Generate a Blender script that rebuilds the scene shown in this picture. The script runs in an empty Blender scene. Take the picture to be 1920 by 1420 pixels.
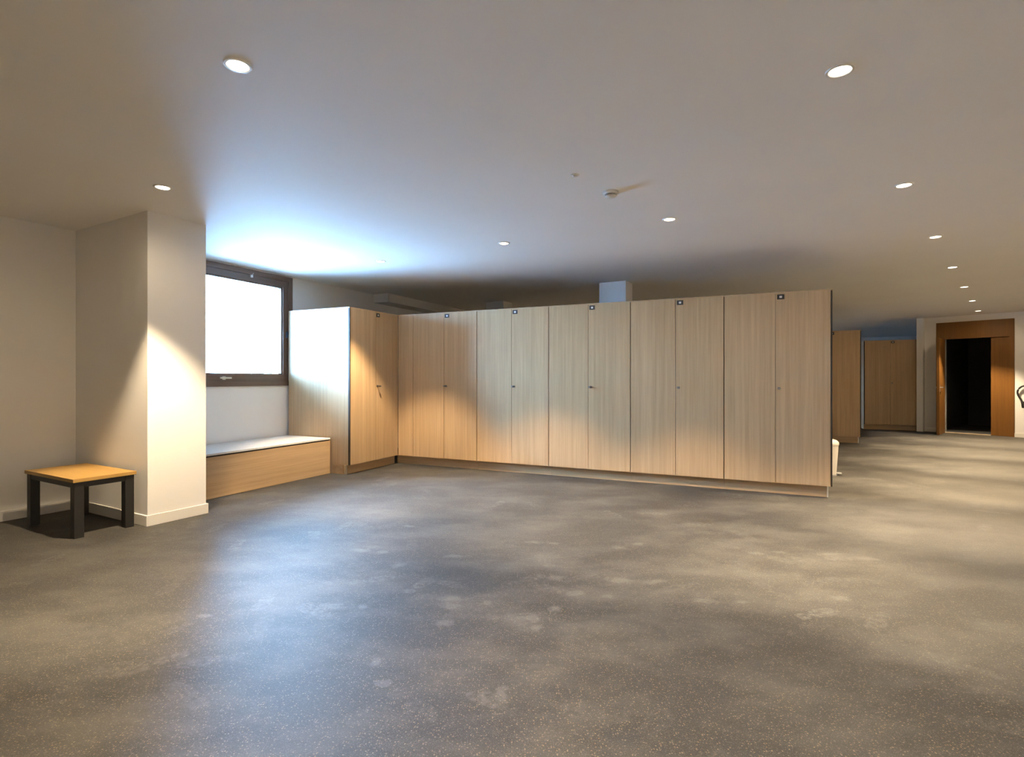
import bpy, bmesh, math, random
from mathutils import Vector, Matrix

random.seed(7)
scn = bpy.context.scene
COL = scn.collection

# ------------------------------------------------------------------ camera, daylight, exposure
F = 1010.0                      # focal length in pixels of the 1920 px wide frame
CAM_H = 1.17
CEIL = 2.50
cam = bpy.data.cameras.new('camera')
cam.sensor_width = 36.0
cam.sensor_fit = 'HORIZONTAL'
cam.lens = F / 1920.0 * 36.0
cam.clip_start = 0.05
cam.clip_end = 200
cam_o = bpy.data.objects.new('camera', cam)
COL.objects.link(cam_o)
cam_o.location = (0, 0, CAM_H)
cam_o.rotation_euler = (math.radians(90), 0, 0)
scn.camera = cam_o

world = bpy.data.worlds.new('overcast_snow_daylight')
scn.world = world
world.use_nodes = True
bg = world.node_tree.nodes['Background']
SKY = 165.0
SNOW = 0.36                      # brightness of the snowy ground outside against the sky
wt = world.node_tree
w_tc = wt.nodes.new('ShaderNodeTexCoord')
w_sep = wt.nodes.new('ShaderNodeSeparateXYZ')
w_map = wt.nodes.new('ShaderNodeMapRange')
w_map.inputs[1].default_value = -0.02
w_map.inputs[2].default_value = 0.02
w_map.inputs[3].default_value = SKY * SNOW
w_map.inputs[4].default_value = SKY
wt.links.new(w_tc.outputs['Generated'], w_sep.inputs[0])
wt.links.new(w_sep.outputs[2], w_map.inputs[0])
wt.links.new(w_map.outputs[0], bg.inputs['Strength'])
bg.inputs['Color'].default_value = (0.31, 0.59, 1.0, 1)

LAMP_W = 400.0
LAMP_COL = (1.0, 0.77, 0.49)
LAMP_CONE = 80.0
LAMP_SPILL = 0.025                 # share of intensity thrown wide by the lens, outside the main beam

scn.view_settings.view_transform = 'Standard'
scn.view_settings.look = 'None'
scn.view_settings.gamma = 1.0
scn.view_settings.use_curve_mapping = False
scn.view_settings.exposure = 0.34
scn.cycles.diffuse_bounces = 5
scn.cycles.glossy_bounces = 3
scn.cycles.max_bounces = 8
scn.cycles.use_adaptive_sampling = True
scn.cycles.adaptive_threshold = 0.025


# ------------------------------------------------------------------ helpers
def lin(r, g, b):
    f = lambda c: (c / 12.92) if c <= 0.04045 else ((c + 0.055) / 1.055) ** 2.4
    return (f(r / 255), f(g / 255), f(b / 255), 1)


def px(x, y, depth):
    """photo pixel at a given depth -> world point"""
    return Vector(((x - 960) / F * depth, depth, CAM_H + (710 - y) / F * depth))


def new_mat(name, color=None, rough=0.6, metal=0.0, spec=0.5):
    m = bpy.data.materials.new(name)
    m.use_nodes = True
    b = m.node_tree.nodes['Principled BSDF']
    if color:
        b.inputs['Base Color'].default_value = color
    b.inputs['Roughness'].default_value = rough
    b.inputs['Metallic'].default_value = metal
    b.inputs['Specular IOR Level'].default_value = spec
    return m


def N(m, typ, **kw):
    n = m.node_tree.nodes.new(typ)
    for k, v in kw.items():
        setattr(n, k, v)
    return n


def L(m, a, b):
    m.node_tree.links.new(a, b)


def ramp(m, src, stops):
    r = N(m, 'ShaderNodeValToRGB')
    el = r.color_ramp.elements
    while len(el) < len(stops):
        el.new(0.5)
    for e, (p, c) in zip(el, stops):
        e.position = p
        e.color = c
    L(m, src, r.inputs['Fac'])
    return r


def math_n(m, op, a, b=None, c=None, clamp=False):
    n = N(m, 'ShaderNodeMath', operation=op, use_clamp=clamp)
    for i, v in enumerate((a, b, c)):
        if v is None:
            continue
        if isinstance(v, (int, float)):
            n.inputs[i].default_value = v
        else:
            L(m, v, n.inputs[i])
    return n.outputs[0]


def mix_col(m, fac, a, b, blend='MIX'):
    n = N(m, 'ShaderNodeMix', data_type='RGBA', blend_type=blend)
    for sock, v in ((n.inputs[0], fac), (n.inputs[6], a), (n.inputs[7], b)):
        if isinstance(v, (int, float)):
            sock.default_value = v
        elif isinstance(v, tuple):
            sock.default_value = v
        else:
            L(m, v, sock)
    return n.outputs[2]


# ------------------------------------------------------------------ materials
def paint_mat(name, color, bump=0.02):
    m = new_mat(name, color, 0.75, spec=0.25)
    b = m.node_tree.nodes['Principled BSDF']
    tc = N(m, 'ShaderNodeTexCoord')
    n1 = N(m, 'ShaderNodeTexNoise')
    n1.inputs['Scale'].default_value = 1.3
    n1.inputs['Detail'].default_value = 4
    L(m, tc.outputs['Object'], n1.inputs['Vector'])
    c = ramp(m, n1.outputs['Fac'], [(0.3, tuple(x * 0.97 for x in color[:3]) + (1,)), (0.7, color)])
    L(m, c.outputs['Color'], b.inputs['Base Color'])
    n2 = N(m, 'ShaderNodeTexNoise')
    n2.inputs['Scale'].default_value = 220
    L(m, tc.outputs['Object'], n2.inputs['Vector'])
    bp = N(m, 'ShaderNodeBump')
    bp.inputs['Strength'].default_value = bump
    bp.inputs['Distance'].default_value = 0.01
    L(m, n2.outputs['Fac'], bp.inputs['Height'])
    L(m, bp.outputs['Normal'], b.inputs['Normal'])
    return m


def wood_mat(name, light, dark, axis='Z', scale=1.0, rough=0.45, contrast=1.0):
    """straight-grained laminate, grain running along a local axis"""
    m = new_mat(name, light, rough, spec=0.35)
    b = m.node_tree.nodes['Principled BSDF']
    tc = N(m, 'ShaderNodeTexCoord')
    info = N(m, 'ShaderNodeObjectInfo')
    off = N(m, 'ShaderNodeVectorMath', operation='SCALE')
    comb = N(m, 'ShaderNodeCombineXYZ')
    L(m, info.outputs['Random'], comb.inputs[0])
    L(m, info.outputs['Random'], comb.inputs[1])
    L(m, info.outputs['Random'], comb.inputs[2])
    L(m, comb.outputs[0], off.inputs[0])
    off.inputs['Scale'].default_value = 37.0
    add = N(m, 'ShaderNodeVectorMath', operation='ADD')
    L(m, tc.outputs['Object'], add.inputs[0])
    L(m, off.outputs[0], add.inputs[1])

    def stretched(across, along, detail, rough_):
        mp = N(m, 'ShaderNodeMapping')
        s = [across] * 3
        s['XYZ'.index(axis)] = along
        mp.inputs['Scale'].default_value = s
        L(m, add.outputs[0], mp.inputs['Vector'])
        n = N(m, 'ShaderNodeTexNoise')
        n.inputs['Scale'].default_value = scale
        n.inputs['Detail'].default_value = detail
        n.inputs['Roughness'].default_value = rough_
        n.inputs['Distortion'].default_value = 0.25
        L(m, mp.outputs[0], n.inputs['Vector'])
        return n.outputs['Fac']
    fine = stretched(190, 2.6, 3, 0.6)
    mid = stretched(42, 0.7, 3, 0.55)
    broad = stretched(9, 0.25, 2, 0.5)
    s1 = math_n(m, 'MULTIPLY', fine, 0.38)
    s2 = math_n(m, 'MULTIPLY_ADD', mid, 0.40, s1)
    s3 = math_n(m, 'MULTIPLY_ADD', broad, 0.22, s2)
    w = 0.17 / contrast
    c = ramp(m, s3, [(0.5 - w, dark), (0.5, tuple((a + d) / 2 for a, d in zip(light, dark))), (0.5 + w, light)])
    L(m, c.outputs['Color'], b.inputs['Base Color'])
    bp = N(m, 'ShaderNodeBump')
    bp.inputs['Strength'].default_value = 0.06
    bp.inputs['Distance'].default_value = 0.004
    L(m, fine, bp.inputs['Height'])
    L(m, bp.outputs['Normal'], b.inputs['Normal'])
    return m


SHOE_MARKS = [(621, 1137, 66, 18), (681, 1138, 26, 10), (846, 1123, 58, 14), (845, 1137, 56, 14), (911, 1131, 28, 14), (834, 1169, 46, 16), (678, 1032, 42, 7), (720, 1035, 28, 8), (747, 1060, 34, 12), (855, 1043, 60, 7), (767, 987, 40, 5), (1000, 1017, 42, 7), (1038, 1019, 32, 6), (1080, 1113, 58, 14), (1140, 1119, 30, 9), (1040, 1142, 34, 14), (995, 1160, 60, 18), (1005, 1178, 28, 14), (1042, 1084, 50, 12), (1164, 1088, 66, 14), (1228, 1091, 54, 9), (1160, 1027, 36, 8), (1197, 1020, 28, 7), (1322, 1127, 58, 14), (1390, 1129, 32, 10), (1420, 1038, 44, 8), (1464, 1036, 34, 7), (1555, 1039, 60, 7), (1625, 1048, 54, 8), (1575, 1122, 54, 12), (705, 1241, 30, 18), (720, 1282, 44, 20), (940, 1305, 36, 50), (385, 1155, 44, 9)]


def floor_mat():
    m = new_mat('speckled_rubber_floor', rough=0.60, spec=0.40)
    b = m.node_tree.nodes['Principled BSDF']
    tc = N(m, 'ShaderNodeTexCoord')
    P = tc.outputs['Object']
    base = (0.023, 0.0224, 0.0215, 1)
    # fine mottling of the rubber granules
    g = N(m, 'ShaderNodeTexNoise')
    g.inputs['Scale'].default_value = 260
    g.inputs['Detail'].default_value = 3
    L(m, P, g.inputs['Vector'])
    c0 = ramp(m, g.outputs['Fac'], [(0.3, (0.010, 0.010, 0.0098, 1)), (0.5, base), (0.72, (0.052, 0.049, 0.045, 1))])

    # tan flecks in two sizes
    def flecks(scale, keep, size):
        v = N(m, 'ShaderNodeTexVoronoi', voronoi_dimensions='2D')
        v.inputs['Scale'].default_value = scale
        L(m, P, v.inputs['Vector'])
        sep = N(m, 'ShaderNodeSeparateColor')
        L(m, v.outputs['Color'], sep.inputs[0])
        k = math_n(m, 'GREATER_THAN', sep.outputs[0], keep)
        d = math_n(m, 'LESS_THAN', v.outputs['Distance'], size)
        return math_n(m, 'MULTIPLY', k, d), sep.outputs[1]
    f1, t1 = flecks(120, 0.86, 0.30)
    f2, t2 = flecks(210, 0.80, 0.36)
    tan = ramp(m, t1, [(0.0, (0.26, 0.16, 0.07, 1)), (0.6, (0.19, 0.15, 0.105, 1)), (1.0, (0.33, 0.25, 0.14, 1))])
    c1 = mix_col(m, math_n(m, 'MULTIPLY', f2, 0.35), c0.outputs['Color'], (0.17, 0.145, 0.11, 1))
    c1 = mix_col(m, math_n(m, 'MULTIPLY', f1, 0.5), c1, tan.outputs['Color'])

    # dusty scuffs worn along the walking lines
    mp = N(m, 'ShaderNodeMapping')
    mp.inputs['Scale'].default_value = (1.0, 1.7, 1)
    mp.inputs['Rotation'].default_value = (0, 0, 0.5)
    L(m, P, mp.inputs['Vector'])
    n2 = N(m, 'ShaderNodeTexNoise')
    n2.inputs['Scale'].default_value = 1.6
    n2.inputs['Detail'].default_value = 7
    n2.inputs['Roughness'].default_value = 0.65
    L(m, mp.outputs[0], n2.inputs['Vector'])
    sc = ramp(m, n2.outputs['Fac'], [(0.44, (0, 0, 0, 1)), (0.78, (1, 1, 1, 1))])
    # dusty trodden lane towards the door, also painted paler to brighten the lamp-lit floor
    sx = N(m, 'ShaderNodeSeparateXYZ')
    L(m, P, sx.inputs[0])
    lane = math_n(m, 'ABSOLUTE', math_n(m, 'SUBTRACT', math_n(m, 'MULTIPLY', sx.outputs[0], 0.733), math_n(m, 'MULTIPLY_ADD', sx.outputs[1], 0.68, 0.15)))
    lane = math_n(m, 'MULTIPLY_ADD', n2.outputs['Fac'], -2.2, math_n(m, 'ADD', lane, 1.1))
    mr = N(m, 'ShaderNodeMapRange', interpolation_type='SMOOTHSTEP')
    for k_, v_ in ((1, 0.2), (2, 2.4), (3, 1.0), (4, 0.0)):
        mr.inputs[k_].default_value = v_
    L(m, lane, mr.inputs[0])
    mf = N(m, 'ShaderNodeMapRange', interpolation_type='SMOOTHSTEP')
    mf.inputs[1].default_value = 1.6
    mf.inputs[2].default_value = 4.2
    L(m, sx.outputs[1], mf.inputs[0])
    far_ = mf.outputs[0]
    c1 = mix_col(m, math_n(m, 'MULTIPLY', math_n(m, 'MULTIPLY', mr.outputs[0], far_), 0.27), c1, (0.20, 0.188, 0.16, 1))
    c2 = mix_col(m, math_n(m, 'MULTIPLY', sc.outputs['Color'], 0.42), c1, (0.15, 0.142, 0.125, 1))

    # dusty shoe prints: one print per kept cell, turned at random
    def prints(cells, keep, offset, strength):
        mo = N(m, 'ShaderNodeMapping')
        mo.inputs['Location'].default_value = offset
        L(m, P, mo.inputs['Vector'])
        v = N(m, 'ShaderNodeTexVoronoi', voronoi_dimensions='2D')
        v.inputs['Scale'].default_value = cells
        v.inputs['Randomness'].default_value = 0.85
        L(m, mo.outputs[0], v.inputs['Vector'])
        sub = N(m, 'ShaderNodeVectorMath', operation='SUBTRACT')
        L(m, mo.outputs[0], sub.inputs[0])
        L(m, v.outputs['Position'], sub.inputs[1])
        sep = N(m, 'ShaderNodeSeparateColor')
        L(m, v.outputs['Color'], sep.inputs[0])
        rot = N(m, 'ShaderNodeVectorRotate', rotation_type='Z_AXIS')
        L(m, sub.outputs[0], rot.inputs['Vector'])
        L(m, math_n(m, 'MULTIPLY', sep.outputs[0], 6.283), rot.inputs['Angle'])
        xyz = N(m, 'ShaderNodeSeparateXYZ')
        L(m, rot.outputs[0], xyz.inputs[0])

        def ell(cx, rx, ry):
            ax = math_n(m, 'DIVIDE', math_n(m, 'SUBTRACT', xyz.outputs[0], cx), rx)
            ay = math_n(m, 'DIVIDE', xyz.outputs[1], ry)
            r2 = math_n(m, 'ADD', math_n(m, 'POWER', math_n(m, 'ABSOLUTE', ax), 2.6),
                        math_n(m, 'POWER', math_n(m, 'ABSOLUTE', ay), 2.6))
            return math_n(m, 'SMOOTH_MAX', math_n(m, 'SUBTRACT', 1.0, r2), 0.0, 0.05)
        sole = ell(0.040, 0.100, 0.046)
        heel = ell(-0.095, 0.036, 0.036)
        both = math_n(m, 'MAXIMUM', sole, heel)
        sharp = math_n(m, 'MULTIPLY', both, 3.0, clamp=True)
        k = math_n(m, 'GREATER_THAN', sep.outputs[1], keep)
        # worn patches and tread
        nn = N(m, 'ShaderNodeTexNoise')
        nn.inputs['Scale'].default_value = 34
        nn.inputs['Detail'].default_value = 3
        L(m, P, nn.inputs['Vector'])
        worn = ramp(m, nn.outputs['Fac'], [(0.36, (0, 0, 0, 1)), (0.66, (1, 1, 1, 1))])
        s = math_n(m, 'MULTIPLY', math_n(m, 'MULTIPLY', sharp, k), worn.outputs['Color'])
        return math_n(m, 'MULTIPLY', math_n(m, 'MULTIPLY', s, sep.outputs[2]), strength)
    p1 = prints(2.5, 0.50, (0, 0, 0), 0.34)
    p2 = prints(3.3, 0.55, (5.3, 2.2, 0), 0.24)
    pn = N(m, 'ShaderNodeTexNoise')
    pn.inputs['Scale'].default_value = 0.9
    L(m, P, pn.inputs['Vector'])
    patch = ramp(m, pn.outputs['Fac'], [(0.38, (0.15, 0.15, 0.15, 1)), (0.60, (0.75, 0.75, 0.75, 1))])
    pr = math_n(m, 'MULTIPLY', math_n(m, 'MAXIMUM', p1, p2), patch.outputs['Color'])
    # the clearest shoe marks, each at its own place on the floor (centre, half sizes in metres)
    marks = []
    for mx_, my_, mw, mh in SHOE_MARKS:
        d0 = F * CAM_H / (my_ - 710)
        ry = 0.5 * (F * CAM_H / (my_ - mh / 2 - 710) - F * CAM_H / (my_ + mh / 2 - 710))
        mp_ = N(m, 'ShaderNodeMapping', vector_type='TEXTURE')
        mp_.inputs['Location'].default_value = ((mx_ - 960) / F * d0, d0, 0)
        mp_.inputs['Rotation'].default_value = (0, 0, random.uniform(-0.3, 0.3))
        mp_.inputs['Scale'].default_value = (max(0.02, mw / 2 / F * d0), max(0.02, ry), 1)
        L(m, P, mp_.inputs['Vector'])
        ln_ = N(m, 'ShaderNodeVectorMath', operation='LENGTH')
        L(m, mp_.outputs[0], ln_.inputs[0])
        marks.append(ln_.outputs['Value'])
    while len(marks) > 1:
        marks = [math_n(m, 'MINIMUM', marks[i], marks[i + 1]) if i + 1 < len(marks) else marks[i] for i in range(0, len(marks), 2)]
    nw = N(m, 'ShaderNodeTexNoise')
    nw.inputs['Scale'].default_value = 24
    nw.inputs['Detail'].default_value = 4
    L(m, P, nw.inputs['Vector'])
    edge = math_n(m, 'MULTIPLY_ADD', nw.outputs['Fac'], 2.2, math_n(m, 'SUBTRACT', marks[0], 1.05))
    mk = N(m, 'ShaderNodeMapRange', interpolation_type='SMOOTHSTEP')
    for k_, v_ in ((1, 0.35), (2, 1.10), (3, 1.0), (4, 0.0)):
        mk.inputs[k_].default_value = v_
    L(m, edge, mk.inputs[0])
    mark = math_n(m, 'MULTIPLY', mk.outputs[0], math_n(m, 'MULTIPLY_ADD', nw.outputs['Fac'], 0.7, 0.05))
    pr = math_n(m, 'MAXIMUM', pr, math_n(m, 'MULTIPLY', mark, 0.42))
    c3 = mix_col(m, pr, c2, (0.26, 0.255, 0.24, 1))
    L(m, c3, b.inputs['Base Color'])
    bp = N(m, 'ShaderNodeBump')
    bp.inputs['Strength'].default_value = 0.15
    bp.inputs['Distance'].default_value = 0.002
    L(m, g.outputs['Fac'], bp.inputs['Height'])
    L(m, bp.outputs['Normal'], b.inputs['Normal'])
    return m


M_WALL = paint_mat('white_wall_paint', (0.88, 0.865, 0.845, 1))
M_CEIL = paint_mat('white_ceiling_paint', (0.92, 0.905, 0.885, 1))
M_TRIMW = new_mat('white_lacquer', (0.82, 0.80, 0.76, 1), 0.45)
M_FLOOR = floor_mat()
OAK_L, OAK_D = (0.50, 0.342, 0.19, 1), (0.335, 0.218, 0.114, 1)
M_OAK = wood_mat('oak_laminate_upright', OAK_L, OAK_D, 'Z')
M_OAKH = wood_mat('oak_laminate_lengthwise', OAK_L, OAK_D, 'X')
M_DOORWOOD = wood_mat('oak_door_veneer', (0.22, 0.098, 0.020, 1), (0.145, 0.062, 0.012, 1), 'Z')
M_TABLEWOOD = wood_mat('beech_table_top', (0.41, 0.25, 0.078, 1), (0.33, 0.195, 0.055, 1), 'X', contrast=0.8)
M_WALNUT = wood_mat('dark_walnut_frame', (0.15, 0.09, 0.06, 1), (0.085, 0.052, 0.036, 1), 'Z', rough=0.35)
M_WALNUTH = wood_mat('dark_walnut_rail', (0.15, 0.09, 0.06, 1), (0.085, 0.052, 0.036, 1), 'X', rough=0.35)
M_BENCHTOP = new_mat('pale_grey_bench_top', (0.62, 0.61, 0.60, 1), 0.45)
M_BLACK = new_mat('black_powder_coat', (0.012, 0.011, 0.010, 1), 0.5)
M_GAP = new_mat('dark_edge_band', (0.025, 0.018, 0.013, 1), 0.7)
M_CARCASS = new_mat('brown_carcass_board', (0.05, 0.034, 0.024, 1), 0.6)
M_STEEL = new_mat('brushed_steel', (0.75, 0.74, 0.71, 1), 0.32, metal=1.0)
M_KEY = new_mat('dull_nickel', (0.22, 0.20, 0.18, 1), 0.45, metal=1.0)
M_PLATE = new_mat('black_number_plate', (0.018, 0.018, 0.020, 1), 0.4)
M_PLATEIN = new_mat('pale_number_mark', (0.62, 0.62, 0.62, 1), 0.5)
M_WHITEP = new_mat('white_plastic', (0.80, 0.79, 0.76, 1), 0.4)
M_BINW = new_mat('cream_bin_enamel', (0.52, 0.49, 0.44, 1), 0.4)
M_GREYP = new_mat('grey_plastic', (0.25, 0.25, 0.25, 1), 0.45)
M_RUBBER = new_mat('black_rubber', (0.018, 0.017, 0.015, 1), 0.55)
M_DARKROOM = new_mat('corridor_unlit_dark', (0.05, 0.05, 0.05, 1), 0.8)  # wall colour darkened to stand in for the room being unlit
M_THRESH = new_mat('pale_threshold_strip', (0.42, 0.34, 0.24, 1), 0.5)

M_LENS = bpy.data.materials.new('glowing_lamp_lens')
M_LENS.use_nodes = True
nt = M_LENS.node_tree
nt.nodes.clear()
em = nt.nodes.new('ShaderNodeEmission')
em.inputs['Color'].default_value = (1.0, 0.86, 0.66, 1)
em.inputs['Strength'].default_value = 9.0
out = nt.nodes.new('ShaderNodeOutputMaterial')
nt.links.new(em.outputs[0], out.inputs[0])

M_GLASS = bpy.data.materials.new('clear_window_glass')
M_GLASS.use_nodes = True
nt = M_GLASS.node_tree
nt.nodes.clear()
tr = nt.nodes.new('ShaderNodeBsdfTransparent')
tr.inputs['Color'].default_value = (0.95, 0.97, 0.97, 1)
gl = nt.nodes.new('ShaderNodeBsdfGlossy')
gl.inputs['Roughness'].default_value = 0.02
fr = nt.nodes.new('ShaderNodeFresnel')
fr.inputs['IOR'].default_value = 1.45
mx = nt.nodes.new('ShaderNodeMixShader')
out = nt.nodes.new('ShaderNodeOutputMaterial')
nt.links.new(fr.outputs[0], mx.inputs[0])
nt.links.new(tr.outputs[0], mx.inputs[1])
nt.links.new(gl.outputs[0], mx.inputs[2])
nt.links.new(mx.outputs[0], out.inputs[0])


# ------------------------------------------------------------------ geometry helpers
def add_box(bm, x0, x1, y0, y1, z0, z1, bevel=0.0):
    g = bmesh.ops.create_cube(bm, size=1.0)
    for v in g['verts']:
        v.co = Vector((x0 + (v.co.x + 0.5) * (x1 - x0), y0 + (v.co.y + 0.5) * (y1 - y0), z0 + (v.co.z + 0.5) * (z1 - z0)))
    if bevel > 0:
        es = {e for v in g['verts'] for e in v.link_edges}
        bmesh.ops.bevel(bm, geom=list(es), offset=bevel, segments=2, affect='EDGES', profile=0.7)


def add_lathe(bm, prof, seg=32, cx=0, cy=0):
    """revolve (radius, z) pairs around the vertical through cx, cy"""
    rings = []
    for r, z in prof:
        if r < 1e-6:
            rings.append([bm.verts.new((cx, cy, z))])
        else:
            rings.append([bm.verts.new((cx + r * math.cos(2 * math.pi * k / seg), cy + r * math.sin(2 * math.pi * k / seg), z)) for k in range(seg)])
    for a, b in zip(rings, rings[1:]):
        for k in range(seg):
            k2 = (k + 1) % seg
            if len(a) == 1 and len(b) == 1:
                continue
            if len(a) == 1:
                bm.faces.new((a[0], b[k], b[k2]))
            elif len(b) == 1:
                bm.faces.new((a[k], a[k2], b[0]))
            else:
                bm.faces.new((a[k], a[k2], b[k2], b[k]))


def add_tube(bm, pts, r, seg=10, caps=True):
    pts = [Vector(p) for p in pts]
    rings = []
    up = Vector((0, 0, 1))
    for i, p in enumerate(pts):
        t = (pts[min(i + 1, len(pts) - 1)] - pts[max(i - 1, 0)]).normalized()
        a = up if abs(t.dot(up)) < 0.9 else Vector((1, 0, 0))
        u = t.cross(a).normalized()
        v = t.cross(u).normalized()
        rr = r[i] if isinstance(r, (list, tuple)) else r
        rings.append([bm.verts.new(p + (u * math.cos(2 * math.pi * k / seg) + v * math.sin(2 * math.pi * k / seg)) * rr) for k in range(seg)])
    for a, b in zip(rings, rings[1:]):
        for k in range(seg):
            k2 = (k + 1) % seg
            bm.faces.new((a[k], a[k2], b[k2], b[k]))
    if caps:
        bm.faces.new(rings[0][::-1])
        bm.faces.new(rings[-1])


def prism(bm, poly, z0, z1):
    lo = [bm.verts.new((x, y, z0)) for x, y in poly]
    hi = [bm.verts.new((x, y, z1)) for x, y in poly]
    n = len(poly)
    for k in range(n):
        bm.faces.new((lo[k], lo[(k + 1) % n], hi[(k + 1) % n], hi[k]))
    bm.faces.new(lo[::-1])
    bm.faces.new(hi)


def obj(name, bm, m, parent=None, smooth=False, loc=None, rz=0.0):
    bmesh.ops.recalc_face_normals(bm, faces=bm.faces[:])
    me = bpy.data.meshes.new(name)
    bm.to_mesh(me)
    bm.free()
    me.materials.append(m)
    if smooth:
        for p in me.polygons:
            p.use_smooth = True
        try:
            me.set_sharp_from_angle(angle=math.radians(35))
        except Exception:
            pass
    o = bpy.data.objects.new(name, me)
    COL.objects.link(o)
    if parent:
        o.parent = parent
    if loc is not None:
        o.location = loc
    o.rotation_euler.z = rz
    return o


def box(name, m, dims, parent=None, bevel=0.0, loc=None, rz=0.0):
    bm = bmesh.new()
    add_box(bm, *dims, bevel=bevel)
    return obj(name, bm, m, parent, loc=loc, rz=rz)


def empty(name, loc, rz=0.0, parent=None):
    o = bpy.data.objects.new(name, None)
    o.empty_display_size = 0.1
    COL.objects.link(o)
    o.location = loc
    o.rotation_euler.z = rz
    if parent:
        o.parent = parent
    return o


def tag(o, label, cat, group=None):
    o['label'] = label
    o['category'] = cat
    if group:
        o['group'] = group
    return o


def struct(o, label=None):
    o['kind'] = 'structure'
    if label:
        o['label'] = label
    return o


def copy_obj(src, parent, loc=None):
    c = src.copy()
    COL.objects.link(c)
    c.parent = parent
    if loc is not None:
        c.location = loc
    return c


# ------------------------------------------------------------------ plan of the room
V2 = lambda x, y: Vector((x, y))
ROW_A = math.radians(-24.79)                 # heading of the locker rows
ROW = V2(math.cos(ROW_A), math.sin(ROW_A))
BACK = V2(-ROW.y, ROW.x)                     # away from the viewer, across the rows
PIER_A = math.radians(-29.3)                 # heading of the pier and the near walls
PROW = V2(math.cos(PIER_A), math.sin(PIER_A))
PBACK = V2(-PROW.y, PROW.x)

W0 = V2(-2.867, 7.08)                        # point on the window wall
WDIR = V2(0.429, 0.903)
P_KINK = V2(-3.925, 4.855)
P_NEAR = P_KINK - PBACK * 4.1
P_BACKR = P_NEAR + PROW * 9.8
P_FARL = W0 + WDIR * 15.37
P_FARR = V2(14.25, 16.1)
P_RET = V2(9.05, 12.00)                      # corner left of the far door
DDIR = V2(0.618, -0.786)                     # along the door wall, to the right
P_DOORR = P_RET + DDIR * 5.0


def wall_frame(a, b):
    d = b - a
    return math.atan2(d.y, d.x), d.length


def wall(name, a, b, thick=0.12, label=None, ext=0.12):
    """room is on the right-hand side walking a -> b ; body lies on the left"""
    ang, ln = wall_frame(a, b)
    o = box(name, M_WALL, (-ext, ln + ext, 0, thick, -0.1, CEIL + 0.1), loc=(a.x, a.y, 0), rz=ang)
    return struct(o, label)


# floor and ceiling slabs
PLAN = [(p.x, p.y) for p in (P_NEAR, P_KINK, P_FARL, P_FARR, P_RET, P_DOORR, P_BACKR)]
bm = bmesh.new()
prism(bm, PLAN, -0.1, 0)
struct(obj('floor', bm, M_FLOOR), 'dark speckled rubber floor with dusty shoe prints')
bm = bmesh.new()
prism(bm, PLAN, CEIL, CEIL + 0.1)
struct(obj('ceiling', bm, M_CEIL), 'smooth white ceiling')

wall('wall_far', P_FARL, P_FARR, label='far wall beyond the lockers')
wall('wall_return', P_FARR, P_RET)
wall('wall_right', P_DOORR, P_BACKR)

# window wall, with openings
WA, WL = wall_frame(P_KINK, P_FARL)


def wall_with_holes(name, a, b, holes, thick=0.17, label=None, ext=0.12, ext0=None):
    ang, ln = wall_frame(a, b)
    bm = bmesh.new()
    x = -(ext if ext0 is None else ext0)
    for (h0, h1, z0, z1) in sorted(holes):
        add_box(bm, x, h0, 0, thick, -0.1, CEIL + 0.1)
        if z0 > 0:
            add_box(bm, h0, h1, 0, thick, -0.1, z0)
        add_box(bm, h0, h1, 0, thick, z1, CEIL + 0.1)
        x = h1
    add_box(bm, x, ln + ext, 0, thick, -0.1, CEIL + 0.1)
    return struct(obj(name, bm, M_WALL, loc=(a.x, a.y, 0), rz=ang), label)


wall('wall_left', P_NEAR, P_KINK + PBACK * 0.05, label='plain white wall behind the small table')
wall('wall_back', P_BACKR, P_NEAR)
wdir = (P_FARL - P_KINK).normalized()
t_of = lambda p: (p - P_KINK).dot(wdir)
W_R = t_of(W0 + WDIR * -0.035)               # right edge of the window
W_L = W_R - 1.50
WIN_Z0, WIN_Z1 = 1.078, 2.482
W2_L, W2_R = t_of(W0 + WDIR * 12.0), t_of(W0 + WDIR * 13.0)
wall_with_holes('wall_window', P_KINK, P_FARL,
                [(W_L, W_R, WIN_Z0, WIN_Z1), (W2_L, W2_R, WIN_Z0, WIN_Z1)],
                label='white wall holding the window', ext0=0.0)


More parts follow.
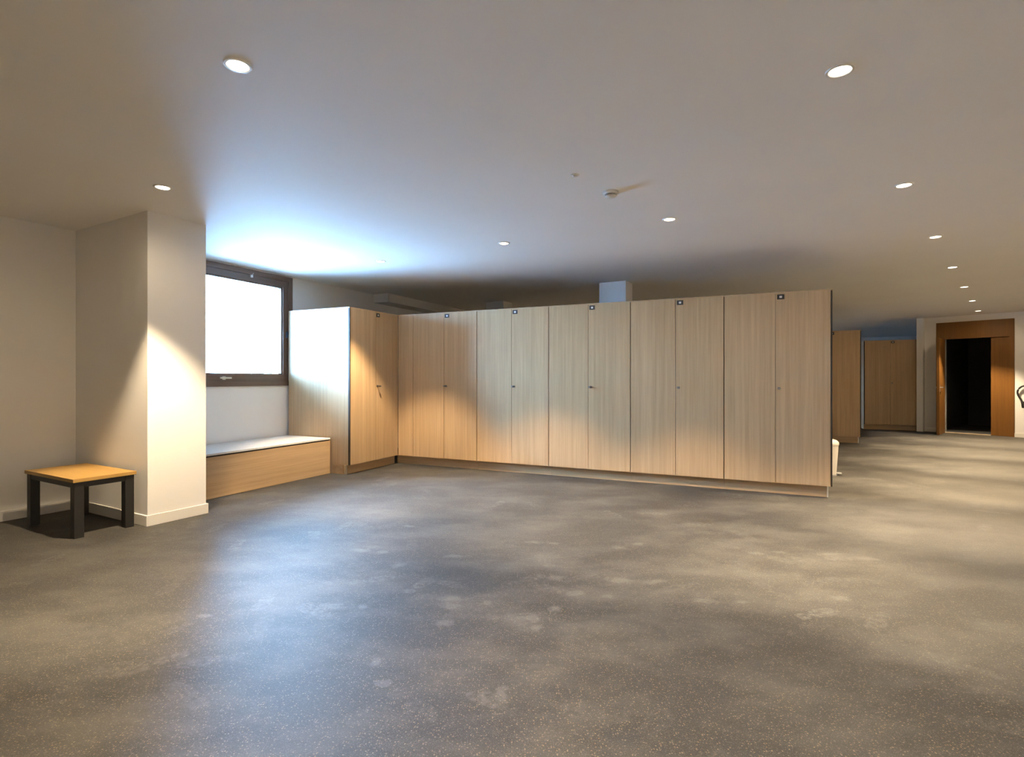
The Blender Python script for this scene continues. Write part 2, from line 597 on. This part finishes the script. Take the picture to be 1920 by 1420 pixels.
def make_window(name, x0, x1, label, org=P_KINK, ang=WA, z1=WIN_Z1):
    root = empty(name, (org.x, org.y, 0), ang)
    struct(root, label)
    WIN_Z1 = z1
    y0 = -0.018                                   # proud of the wall, into the room
    fw = 0.062

    def ring(nm, a, b, c, d, w, ya, yb, mh, mv):
        # two uprights and two rails, mitred visually by overlap
        bm = bmesh.new()
        add_box(bm, a, b, ya, yb, c, c + w, 0.003)
        add_box(bm, a, b, ya, yb, d - w, d, 0.003)
        r1 = obj(nm + '_rails', bm, mh, root)
        bm = bmesh.new()
        add_box(bm, a, a + w, ya - 0.0012, yb, c, d, 0.003)
        add_box(bm, b - w, b, ya - 0.0012, yb, c, d, 0.003)
        r2 = obj(nm + '_uprights', bm, mv, root)
    ring('outer_frame', x0, x1, WIN_Z0, WIN_Z1, fw, y0, 0.10, M_WALNUTH, M_WALNUT)
    s0, s1, sz0, sz1 = x0 + fw - 0.006, x1 - fw + 0.006, WIN_Z0 + fw - 0.006, WIN_Z1 - fw + 0.006
    ring('sash', s0, s1, sz0, sz1, 0.085, y0 + 0.014, 0.085, M_WALNUTH, M_WALNUT)
    bw = 0.085
    ring('glazing_bead', s0 + bw - 0.004, s1 - bw + 0.004, sz0 + bw - 0.004, sz1 - bw + 0.004, 0.018, y0 + 0.035, 0.07, M_WALNUTH, M_WALNUT)
    box('glass_pane', M_GLASS, (s0 + bw, s1 - bw, 0.052, 0.060, sz0 + bw, sz1 - bw), root)
    return root, (s0, s1, sz0, sz1)


w1, (s0, s1, sz0, sz1) = make_window('window_1', W_L, W_R, 'dark walnut framed window with blown-out daylight')
# lever handle on the bottom rail
hx = t_of(W0 + WDIR * -1.013)
bm = bmesh.new()
add_box(bm, hx - 0.018, hx + 0.018, -0.014, -0.003, sz0 + 0.022, sz0 + 0.060, 0.003)
hp = obj('handle_rose', bm, M_STEEL, w1)
bm = bmesh.new()
add_tube(bm, [(hx, -0.012, sz0 + 0.042), (hx, -0.045, sz0 + 0.042)], 0.009)
add_box(bm, hx - 0.075, hx + 0.065, -0.058, -0.040, sz0 + 0.033, sz0 + 0.053, 0.006)
h = obj('window_handle', bm, M_STEEL, w1)
h['label'] = 'steel lever handle on the bottom rail'
# hinge block on the right stile, catch on the head
bm = bmesh.new()
add_box(bm, s1 - 0.045, s1 + 0.012, -0.030, -0.004, 1.695, 1.775, 0.004)
h = obj('hinge', bm, new_mat('blued_steel', (0.05, 0.075, 0.12, 1), 0.4, metal=0.6), w1)
h['label'] = 'dark blue-grey hinge block'
cx = t_of(W0 + WDIR * -0.654)
bm = bmesh.new()
add_box(bm, cx - 0.016, cx + 0.016, -0.024, -0.004, sz1 - 0.04, sz1 - 0.008, 0.003)
add_tube(bm, [(cx + 0.008, -0.020, sz1 - 0.012), (cx + 0.016, -0.028, sz1 + 0.014)], 0.004)
obj('catch', bm, M_STEEL, w1)
make_window('window_2', W2_L, W2_R, 'second dark framed window at the far end')

# pier by the table, with its skirting
PC = V2(-2.886, 4.265)                       # corner nearest the viewer
pier_len, pier_th = 1.30, 0.47
poly = [PC, PC + PBACK * pier_th, PC + PBACK * pier_th - PROW * pier_len, PC - PROW * pier_len]
bm = bmesh.new()
prism(bm, [(p.x, p.y) for p in poly], 0, CEIL)
struct(obj('wall_pier', bm, M_WALL), 'white pier standing out between table and window')

SK_H, SK_T = 0.085, 0.014


def skirting(name, a, b, inset0=0.0, inset1=0.0):
    """skirting on the right-hand (room) side of a -> b"""
    ang, ln = wall_frame(a, b)
    bm = bmesh.new()
    add_box(bm, -inset0, ln + inset1, -SK_T, 0.0, 0, SK_H, 0.003)
    return struct(obj(name, bm, M_TRIMW, loc=(a.x, a.y, 0), rz=ang), 'white skirting board')


skirting('baseboard_left', P_NEAR, P_KINK)
pb = PC + PBACK * pier_th
skirting('baseboard_pier_side', PC - PROW * 1.19, PC, 0, SK_T)
skirting('baseboard_pier_front', PC, pb, 0, SK_T)
skirting('baseboard_pier_rear', pb, pb - PROW * 0.30)

# ------------------------------------------------------------------ lockers
LOCK_H = 2.042
BASE_H = 0.116
DOOR_T = 0.02
GAP = 0.004


def row_point(along, back=0.0, origin=V2(-1.557, 7.42)):
    return origin + ROW * along + BACK * back


def door_part(root, x0, x1, left_hinge, with_lock, lock_side=-1):
    w = x1 - x0
    d = box('door', M_OAK, (0, w, 0, DOOR_T, 0, LOCK_H - BASE_H - 0.012), root, bevel=0.0012, loc=(x0, -DOOR_T, BASE_H))
    if with_lock:
        lx = 0.030 if lock_side < 0 else w - 0.030
        bm = bmesh.new()
        # cylinder lock with a small turn key
        add_tube(bm, [(lx, 0.0, 0.955), (lx, -0.007, 0.955)], 0.015, 16)
        add_tube(bm, [(lx, -0.006, 0.955), (lx, -0.018, 0.955)], 0.009, 14)
        add_box(bm, lx - 0.0015, lx + 0.0015, -0.046, -0.016, 0.948, 0.962)
        add_box(bm, lx - 0.012, lx + 0.012, -0.060, -0.043, 0.945, 0.965, 0.003)
        k = obj('key_lock', bm, M_KEY, d)
        k['label'] = 'small steel lock with key'
        px0 = 0.012 if lock_side < 0 else w - 0.082
        zt = LOCK_H - BASE_H - 0.012
        bm = bmesh.new()
        add_box(bm, px0, px0 + 0.066, -0.003, 0.0, zt - 0.062, zt - 0.012, 0.001)
        pl = obj('number_plate', bm, M_PLATE, d)
        pl['label'] = 'small black number plate with pale mark'
        # pale mark in the middle of the plate belongs to the plate's print
        me = pl.data
        me.materials.append(M_PLATEIN)
        bm = bmesh.new()
        bm.from_mesh(me)
        n0 = len(bm.faces)
        add_box(bm, px0 + 0.021, px0 + 0.045, -0.0036, -0.002, zt - 0.048, zt - 0.027)
        bm.faces.ensure_lookup_table()
        for f in bm.faces[n0:]:
            f.material_index = 1
        bm.to_mesh(me)
        bm.free()
    return d


def locker(loc, rz, width, depth, label, group=None, doors=2, end_l=False, end_r=False, trim_r=False, trim_l=False, lock=True, filler=0.0):
    root = empty('locker', (loc[0], loc[1], 0), rz)
    tag(root, label, 'locker', group)
    body = bmesh.new()
    z1 = LOCK_H - 0.012
    if end_l or end_r:
        # carcass without the visible end panels, which are oak
        add_box(body, 0.018 if end_l else 0, width - (0.018 if end_r else 0), 0.001, depth, BASE_H, z1)
    else:
        add_box(body, 0.0005, width - 0.0005, 0.001, depth, BASE_H, z1)
    obj('body', body, M_CARCASS, root)
    box('top_panel', M_OAKH, (0, width, -DOOR_T, depth, z1, LOCK_H), root, bevel=0.001)
    if end_l:
        box('side_panel', M_OAK, (0, 0.018, 0.002, depth, BASE_H, z1), root)
        box('edge_strip', M_GAP, (0, 0.014, -DOOR_T, 0.002, BASE_H, z1), root)
    if end_r:
        box('side_panel', M_OAK, (width - 0.018, width, 0.002, depth, BASE_H, z1), root)
        box('edge_strip', M_GAP, (width - 0.012, width, -DOOR_T, 0.002, BASE_H, z1), root)
    x0 = (0.014 if end_l else 0.0) + 0.0035
    x1 = width - (0.012 if end_r else 0.0) - 0.0035
    if filler:
        box('filler_panel', M_OAK, (x0, x0 + filler - GAP, -DOOR_T, 0.0, BASE_H, z1), root, bevel=0.001)
        x0 += filler
    xm = (x0 + x1) / 2
    door_part(root, x0, xm - GAP / 2, True, False)
    door_part(root, xm + GAP / 2, x1, False, lock)
    # recessed plinth
    bx0, bx1 = (0.0 if not end_l else 0.004), width - (0.04 if end_r else 0.0)
    box('plinth', M_OAKH, (bx0 - (0.06 if filler else 0.0), bx1, 0.040, depth - 0.01, 0, BASE_H), root)
    if trim_r:
        box('plinth_corner', M_STEEL, (bx1, bx1 + 0.012, 0.036, 0.07, 0, BASE_H), root)
    if trim_l:
        box('plinth_corner', M_STEEL, (bx0 - 0.003, bx0 + 0.012, 0.036, 0.07, 0, BASE_H), root)
    return root



ORD = ['next to the filler in the inside corner', 'second along from the inside corner', 'third and middle one of the run',
       'fourth along, one before the free end', 'at the free end nearest the open floor']
UNIT = 0.982
FILL = 0.247
G1 = 'two-door lockers of the long run'
p = row_point(0.0)
locker(p, ROW_A, FILL + UNIT - 0.0015, 0.60, 'oak two-door locker in the long run, ' + ORD[0], G1, filler=FILL)
for i in range(1, 5):
    p = row_point(FILL + UNIT * i)
    locker(p, ROW_A, UNIT - (0.0015 if i < 4 else 0), 0.60, 'oak two-door locker in the long run, ' + ORD[i], G1, end_r=(i == 4), trim_r=(i == 4))

# corner locker, turned to face along the run, its pale side towards the bench
CORNER_W = 0.962
cp = row_point(0.0) - BACK * (CORNER_W + DOOR_T) + ROW * 0.0
locker(cp - ROW * DOOR_T, ROW_A + math.pi / 2, CORNER_W, 0.985, 'oak corner locker beside the bench, its side panel bright with daylight', None, end_l=True, trim_l=True)

# rows further back
G2 = 'lockers of the second row'
e2 = V2(6.27, 9.68)
locker(e2 - ROW * UNIT, ROW_A, UNIT, 0.60, 'orange-lit oak locker end seen behind the long run, beyond the white bin', G2, end_r=True, trim_r=True)
locker(e2 - ROW * 2 * UNIT, ROW_A, UNIT - 0.0015, 0.60, 'oak locker of the second row hidden behind the long run', G2)
e3 = V2(9.03, 12.02)
locker(e3 - ROW * 1.0, ROW_A, 1.0, 0.55, 'brown oak locker against the far wall corner, near the open door', None, end_l=True, end_r=False)
e4 = V2(9.4, 13.75)
locker(e4 - ROW * 1.1, ROW_A, 1.0, 0.55, 'warm-lit oak locker glimpsed in the gap left of the far locker', None)

# ------------------------------------------------------------------ bench under the window
BEN = V2(-2.234, 6.640)                       # front corner at the corner locker
ben_a = math.atan2(0.903, 0.429)
BL, BD, BH = 1.86, 0.735, 0.440
b0 = BEN - WDIR.normalized() * (BL + 0.012)
bench = empty('bench', (b0.x, b0.y, 0), ben_a)
tag(bench, 'long oak box bench with pale top below the window', 'bench')
box('body', M_CARCASS, (0.004, BL - 0.004, 0.020, BD, 0.0, BH - 0.034), bench)
box('front_panel', M_OAKH, (0, BL - 0.010, 0, 0.019, 0.004, BH - 0.034), bench, bevel=0.001)
box('end_strip', M_OAK, (BL - 0.010, BL, 0.0, 0.02, 0.004, BH - 0.03), bench)
box('shadow_gap', M_GAP, (0.004, BL - 0.002, 0.008, BD, BH - 0.034, BH - 0.018), bench)
box('bench_top', M_BENCHTOP, (0, BL, -0.004, BD, BH - 0.018, BH), bench, bevel=0.0015)

# ------------------------------------------------------------------ small table
tf = V2(-3.18, 3.902)
tl_a = math.atan2(PROW.y, PROW.x)
TL, TW, TH = 0.82, 0.42, 0.437
t0 = tf - PROW * TL
table = empty('side_table', (t0.x, t0.y, 0), tl_a)
tag(table, 'low table with yellow wood top and black square legs beside the pier', 'table')
box('table_top', M_TABLEWOOD, (0, TL, 0, TW, TH - 0.026, TH), table, bevel=0.002)
LX, LY = 0.062, 0.062
for (x, y) in ((0.012, 0.012), (TL - 0.012 - LX, 0.012), (0.012, TW - 0.012 - LY), (TL - 0.012 - LX, TW - 0.012 - LY)):
    box('leg', M_BLACK, (x, x + LX, y, y + LY, 0, TH - 0.026), table, bevel=0.002)
for (x0, x1, y0, y1) in ((0.074, TL - 0.074, 0.016, 0.036), (0.074, TL - 0.074, TW - 0.036, TW - 0.016),
                         (0.016, 0.036, 0.074, TW - 0.074), (TL - 0.036, TL - 0.016, 0.074, TW - 0.074)):
    box('apron', M_BLACK, (x0, x1, y0, y1, TH - 0.068, TH - 0.026), table)

# ------------------------------------------------------------------ columns and the boxed duct
def column(name, corner, w, d, label):
    bm = bmesh.new()
    q = [corner, corner + PBACK * d, corner + PBACK * d - PROW * w, corner - PROW * w]
    prism(bm, [(v.x, v.y) for v in q], 0, CEIL)
    return struct(obj(name, bm, M_WALL), label)


column('wall_column', V2(1.545, 7.312), 0.38, 0.30, 'white column rising behind the long run of lockers')
column('wall_column', V2(-0.145, 9.23), 0.36, 0.30, 'smaller white column further behind the lockers')

bm = bmesh.new()
dt = t_of(V2(-2.21, 8.52))
add_box(bm, dt, dt + 9.0, -0.29, 0.0, CEIL - 0.135, CEIL)
struct(obj('trim_duct', bm, M_WALL, loc=(P_KINK.x, P_KINK.y, 0), rz=WA), 'white boxed duct along the ceiling edge')

# ------------------------------------------------------------------ far wall with the open door
DA = math.atan2(DDIR.y, DDIR.x)


def u_px(x):
    k = (x - 960) / F
    return (k * P_RET.y - P_RET.x) / (DDIR.x - k * DDIR.y)


def d_px(x):
    return P_RET.y + DDIR.y * u_px(x)


uL, uR = u_px(1755.5), u_px(1902.3)
oL, oR = u_px(1769.5), u_px(1857.5)
jR = u_px(1892.5)
HEAD_T, DOOR_H = 2.374, 2.016
wall_with_holes('wall_door', P_RET, P_DOORR, [(uL, uR, 0.0, HEAD_T)], thick=0.14, label='wall with the open wooden door', ext=0.0)
door = empty('door_1', (P_RET.x, P_RET.y, 0), DA)
struct(door, 'orange-brown wooden door set standing open on a dark room')
box('header_panel', M_DOORWOOD, (uL, uR, -0.012, 0.12, DOOR_H, HEAD_T), door, bevel=0.002)
box('jamb', M_DOORWOOD, (uL, oL, -0.012, 0.13, 0, DOOR_H), door, bevel=0.002)
box('jamb', M_DOORWOOD, (jR, uR, -0.012, 0.13, 0, DOOR_H), door, bevel=0.002)
box('fixed_panel', M_DOORWOOD, (oR, jR, 0.020, 0.065, 0.004, DOOR_H - 0.004), door, bevel=0.002)
box('inner_jamb', M_GREYP, (oL, oL + 0.02, 0.07, 0.13, 0, DOOR_H), door)
box('threshold', M_THRESH, (oL, oR, -0.01, 0.13, 0, 0.012), door)
leaf_w = oR - oL - 0.01
hl = Vector((oL + 0.004, -0.02, 0))
# leaf direction in the wall's own frame, swung into the room
wd = V2(-0.715, -0.70).normalized()
la = math.atan2(wd.x * -DDIR.y + wd.y * DDIR.x, wd.x * DDIR.x + wd.y * DDIR.y)
leaf = box('door_leaf', M_DOORWOOD, (0, leaf_w, -0.0225, 0.0225, 0.006, DOOR_H - 0.006), door, bevel=0.002, loc=hl, rz=la)
for s in (1, -1):
    bm = bmesh.new()
    hx_ = leaf_w - 0.065
    add_box(bm, hx_ - 0.016, hx_ + 0.016, s * 0.0225, s * 0.0265, 0.90, 1.05)
    add_tube(bm, [(hx_, s * 0.022, 0.985), (hx_, s * 0.070, 0.985)], 0.010, 12)
    add_tube(bm, [(hx_ + 0.008, s * 0.066, 0.985), (hx_ - 0.115, s * 0.066, 0.985)], 0.011, 12)
    k = obj('lever_handle', bm, M_STEEL, leaf)
    k['label'] = 'steel lever handle'
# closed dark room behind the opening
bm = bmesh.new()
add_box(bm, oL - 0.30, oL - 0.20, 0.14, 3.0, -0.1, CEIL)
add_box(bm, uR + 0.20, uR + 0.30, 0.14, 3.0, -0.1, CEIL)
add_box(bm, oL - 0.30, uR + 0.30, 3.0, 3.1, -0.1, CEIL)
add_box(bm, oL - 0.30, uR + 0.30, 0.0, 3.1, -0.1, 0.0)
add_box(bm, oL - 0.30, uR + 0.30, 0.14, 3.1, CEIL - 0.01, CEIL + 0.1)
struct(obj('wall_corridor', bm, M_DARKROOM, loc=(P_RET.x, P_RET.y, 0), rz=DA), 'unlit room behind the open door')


def skirt_part(name, a, b):
    return skirting(name, P_RET + DDIR * a, P_RET + DDIR * b)


skirt_part('baseboard_door_near', 0.0, uL)
skirt_part('baseboard_door_far', uR, 5.0)

# hose on the wall by the door
hose = empty('hose', (P_RET.x, P_RET.y, 0), DA)
tag(hose, 'black looped hose with thick nozzle hanging on white wall by the door', 'hose')
hp_ = [(1960, 738), (1946, 727), (1932, 723), (1920, 724), (1912.5, 728), (1908.8, 734), (1909.5, 740), (1912.5, 745.5), (1915.5, 750), (1917.5, 754)]
pts = [(u_px(x), -0.045, CAM_H + (710 - y) / F * d_px(x)) for x, y in hp_]
fine = []
for i in range(len(pts) - 1):
    a = Vector(pts[max(i - 1, 0)]); b_ = Vector(pts[i]); c = Vector(pts[i + 1]); d_ = Vector(pts[min(i + 2, len(pts) - 1)])
    for k in range(4):
        t = k / 4
        fine.append(0.5 * ((2 * b_) + (c - a) * t + (2 * a - 5 * b_ + 4 * c - d_) * t * t + (3 * b_ - a - 3 * c + d_) * t ** 3))
fine.append(Vector(pts[-1]))
bm = bmesh.new()
add_tube(bm, fine, 0.016, 10)
obj('tube', bm, M_RUBBER, hose, smooth=True)
pe = Vector(pts[-1])
bm = bmesh.new()
add_tube(bm, [pe + Vector((-0.005, 0, 0.01)), pe + Vector((0.012, 0, -0.02)), pe + Vector((0.02, 0, -0.06)), pe + Vector((0.03, 0, -0.115))], [0.018, 0.028, 0.034, 0.036], 14)
obj('nozzle', bm, M_BLACK, hose, smooth=True)
pe = Vector(pts[0])
bm = bmesh.new()
add_box(bm, pe.x - 0.03, pe.x + 0.05, -0.07, 0.0, pe.z - 0.06, pe.z + 0.04, 0.005)
obj('wall_bracket', bm, M_BLACK, hose)


# ------------------------------------------------------------------ pedal bins
def pedal_bin(loc, label):
    root = empty('pedal_bin', (loc[0], loc[1], 0), ROW_A)
    tag(root, label, 'bin', 'white pedal bins')
    bm = bmesh.new()
    add_lathe(bm, [(0, 0.012), (0.098, 0.012), (0.100, 0.02), (0.122, 0.365), (0.118, 0.37), (0, 0.37)], 40)
    obj('bucket', bm, M_BINW, root, smooth=True)
    bm = bmesh.new()
    add_lathe(bm, [(0, 0.0), (0.102, 0.0), (0.102, 0.014), (0, 0.014)], 40)
    obj('foot_ring', bm, M_GREYP, root, smooth=True)
    bm = bmesh.new()
    add_lathe(bm, [(0.126, 0.366), (0.128, 0.385), (0.122, 0.405), (0.10, 0.425), (0.06, 0.437), (0, 0.440)], 40)
    obj('lid', bm, M_BINW, root, smooth=True)
    bm = bmesh.new()
    add_box(bm, 0.09, 0.155, -0.03, 0.03, 0.018, 0.030, 0.003)
    add_box(bm, 0.10, 0.115, -0.010, 0.010, 0.0, 0.02)
    obj('pedal', bm, M_GREYP, root)
    return root


pedal_bin((3.835, 6.56), 'white pedal bin peeking out past the free end of the long run')
pedal_bin((8.62, 13.25), 'tiny white bin in the gap beside the far locker')


# ------------------------------------------------------------------ ceiling fittings
def downlight(x, y, label, group=None, watts=1.0, spill=True):
    root = empty('downlight', (x, y, CEIL))
    tag(root, label, 'ceiling light', group)
    if 'ring' not in DL:
        bm = bmesh.new()
        add_lathe(bm, [(0.040, -0.0015), (0.046, -0.006), (0.054, -0.0055), (0.057, -0.001), (0.057, 0.0)], 36)
        DL['ring'] = obj('trim_ring', bm, M_WHITEP, root, smooth=True)
        bm = bmesh.new()
        add_lathe(bm, [(0.0435, -0.002), (0.040, -0.0045), (0.0, -0.0055)], 36)
        DL['lens'] = obj('lens', bm, M_LENS, root, smooth=True)
    else:
        copy_obj(DL['ring'], root)
        copy_obj(DL['lens'], root)
    ld = bpy.data.lights.new('downlight_beam', 'SPOT')
    ld.energy = LAMP_W * watts
    ld.color = LAMP_COL
    ld.spot_size = math.radians(LAMP_CONE)
    ld.spot_blend = 0.45
    ld.shadow_soft_size = 0.03
    lo = bpy.data.objects.new('downlight_beam', ld)
    COL.objects.link(lo)
    lo.parent = root
    lo.location = (0, 0, -0.045)
    if not spill:
        return root
    sd_ = bpy.data.lights.new('downlight_spill', 'SPOT')
    sd_.energy = LAMP_W * watts * LAMP_SPILL
    sd_.color = LAMP_COL
    sd_.spot_size = math.radians(176)
    sd_.spot_blend = 0.6
    sd_.shadow_soft_size = 0.04
    so = bpy.data.objects.new('downlight_spill', sd_)
    COL.objects.link(so)
    so.parent = root
    so.location = (0, 0, -0.05)
    return root


DL = {}
CH = CEIL - CAM_H


def ceil_px(x, y):
    d = F * CH / (710 - y)
    return ((x - 960) / F * d, d)


G = 'recessed ceiling downlights'
line_door = [(1575, 132, 'large bright downlight high in the ceiling, first of the line towards the door'),
             (1695, 347, 'second downlight of the line running towards the open door'),
             (1754, 444, 'third downlight of the line running towards the open door'),
             (1786, 501, 'fourth downlight of the line running towards the open door'),
             (1808, 538, 'fifth downlight of the line running towards the open door'),
             (1823, 564, 'sixth downlight of the line, one before the door end'),
             (1834, 583, 'last small downlight of the line, just before the door wall'),
             (1255, 411, 'downlight in front of the long locker run, nearest its free end'),
             (945, 456, 'downlight in front of the middle of the long locker run'),
             (714, 490, 'small downlight in front of the corner locker'),
             (446, 122, 'large bright downlight high in the ceiling on the window side'),
             (305, 351, 'downlight shining down on the white pier')]
for i, (x, y, lab) in enumerate(line_door):
    cx_, cy_ = ceil_px(x, y)
    downlight(cx_, cy_, lab, G, watts=1.4 if 2 <= i <= 5 else (0.85 if i == 6 else (1.1 if i == 11 else 1.0)))
for x, y in ((0.12, 0.89), (-2.45, 0.95)):
    downlight(x, y, 'recessed ceiling downlight over the near part of the floor', 'downlights over the near floor', watts=0.22, spill=False)
for k in range(3):  # unseen lamps added to bounce fill light off the near wall
    q = P_NEAR + PROW * (6.1 + 1.2 * k) + PBACK * 0.55
    downlight(q.x, q.y, 'added unseen fill downlight washing the near wall', 'added fill downlights along the near wall', watts=0.95, spill=False)
wr = (P_DOORR - P_BACKR).normalized()
wn = V2(-wr.y, wr.x)
for k in range(5):  # unseen lamps added to lift the ceiling on the right and the door wall
    q = P_BACKR + wr * (1.4 + 2.6 * k) + wn * 0.55
    downlight(q.x, q.y, 'added unseen fill downlight washing the wall opposite the window', 'added fill downlights along the opposite wall', watts=1.4, spill=False)
for x, y in ((3.5, 10.9), (1.2, 12.2), (6.3, 13.6), (8.3, 14.6)):
    downlight(x, y, 'recessed ceiling downlight over the aisle behind the lockers', 'downlights behind the lockers', watts=1.5, spill=False)

x, y = ceil_px(1145, 360)
sd = empty('smoke_detector', (x, y, CEIL))
tag(sd, 'round white smoke detector on the ceiling', 'detector')
bm = bmesh.new()
add_lathe(bm, [(0.055, 0.0), (0.055, -0.012), (0.050, -0.018), (0.040, -0.020)], 32)
obj('mount', bm, M_WHITEP, sd, smooth=True)
bm = bmesh.new()
add_lathe(bm, [(0.036, -0.019), (0.036, -0.027)], 32)
obj('vent_gap', bm, M_GREYP, sd, smooth=True)
bm = bmesh.new()
add_lathe(bm, [(0.040, -0.026), (0.041, -0.034), (0.030, -0.042), (0.0, -0.044)], 32)
obj('sensor_cap', bm, M_WHITEP, sd, smooth=True)

x, y = ceil_px(1078, 328)
sn = empty('motion_sensor', (x, y, CEIL))
tag(sn, 'tiny round sensor on the ceiling beside the smoke detector', 'sensor')
bm = bmesh.new()
add_lathe(bm, [(0.028, 0.0), (0.027, -0.005), (0.018, -0.007)], 24)
obj('rim', bm, M_WHITEP, sn, smooth=True)
bm = bmesh.new()
add_lathe(bm, [(0.018, -0.006), (0.013, -0.013), (0.0, -0.016)], 24)
obj('dome', bm, M_WHITEP, sn, smooth=True)
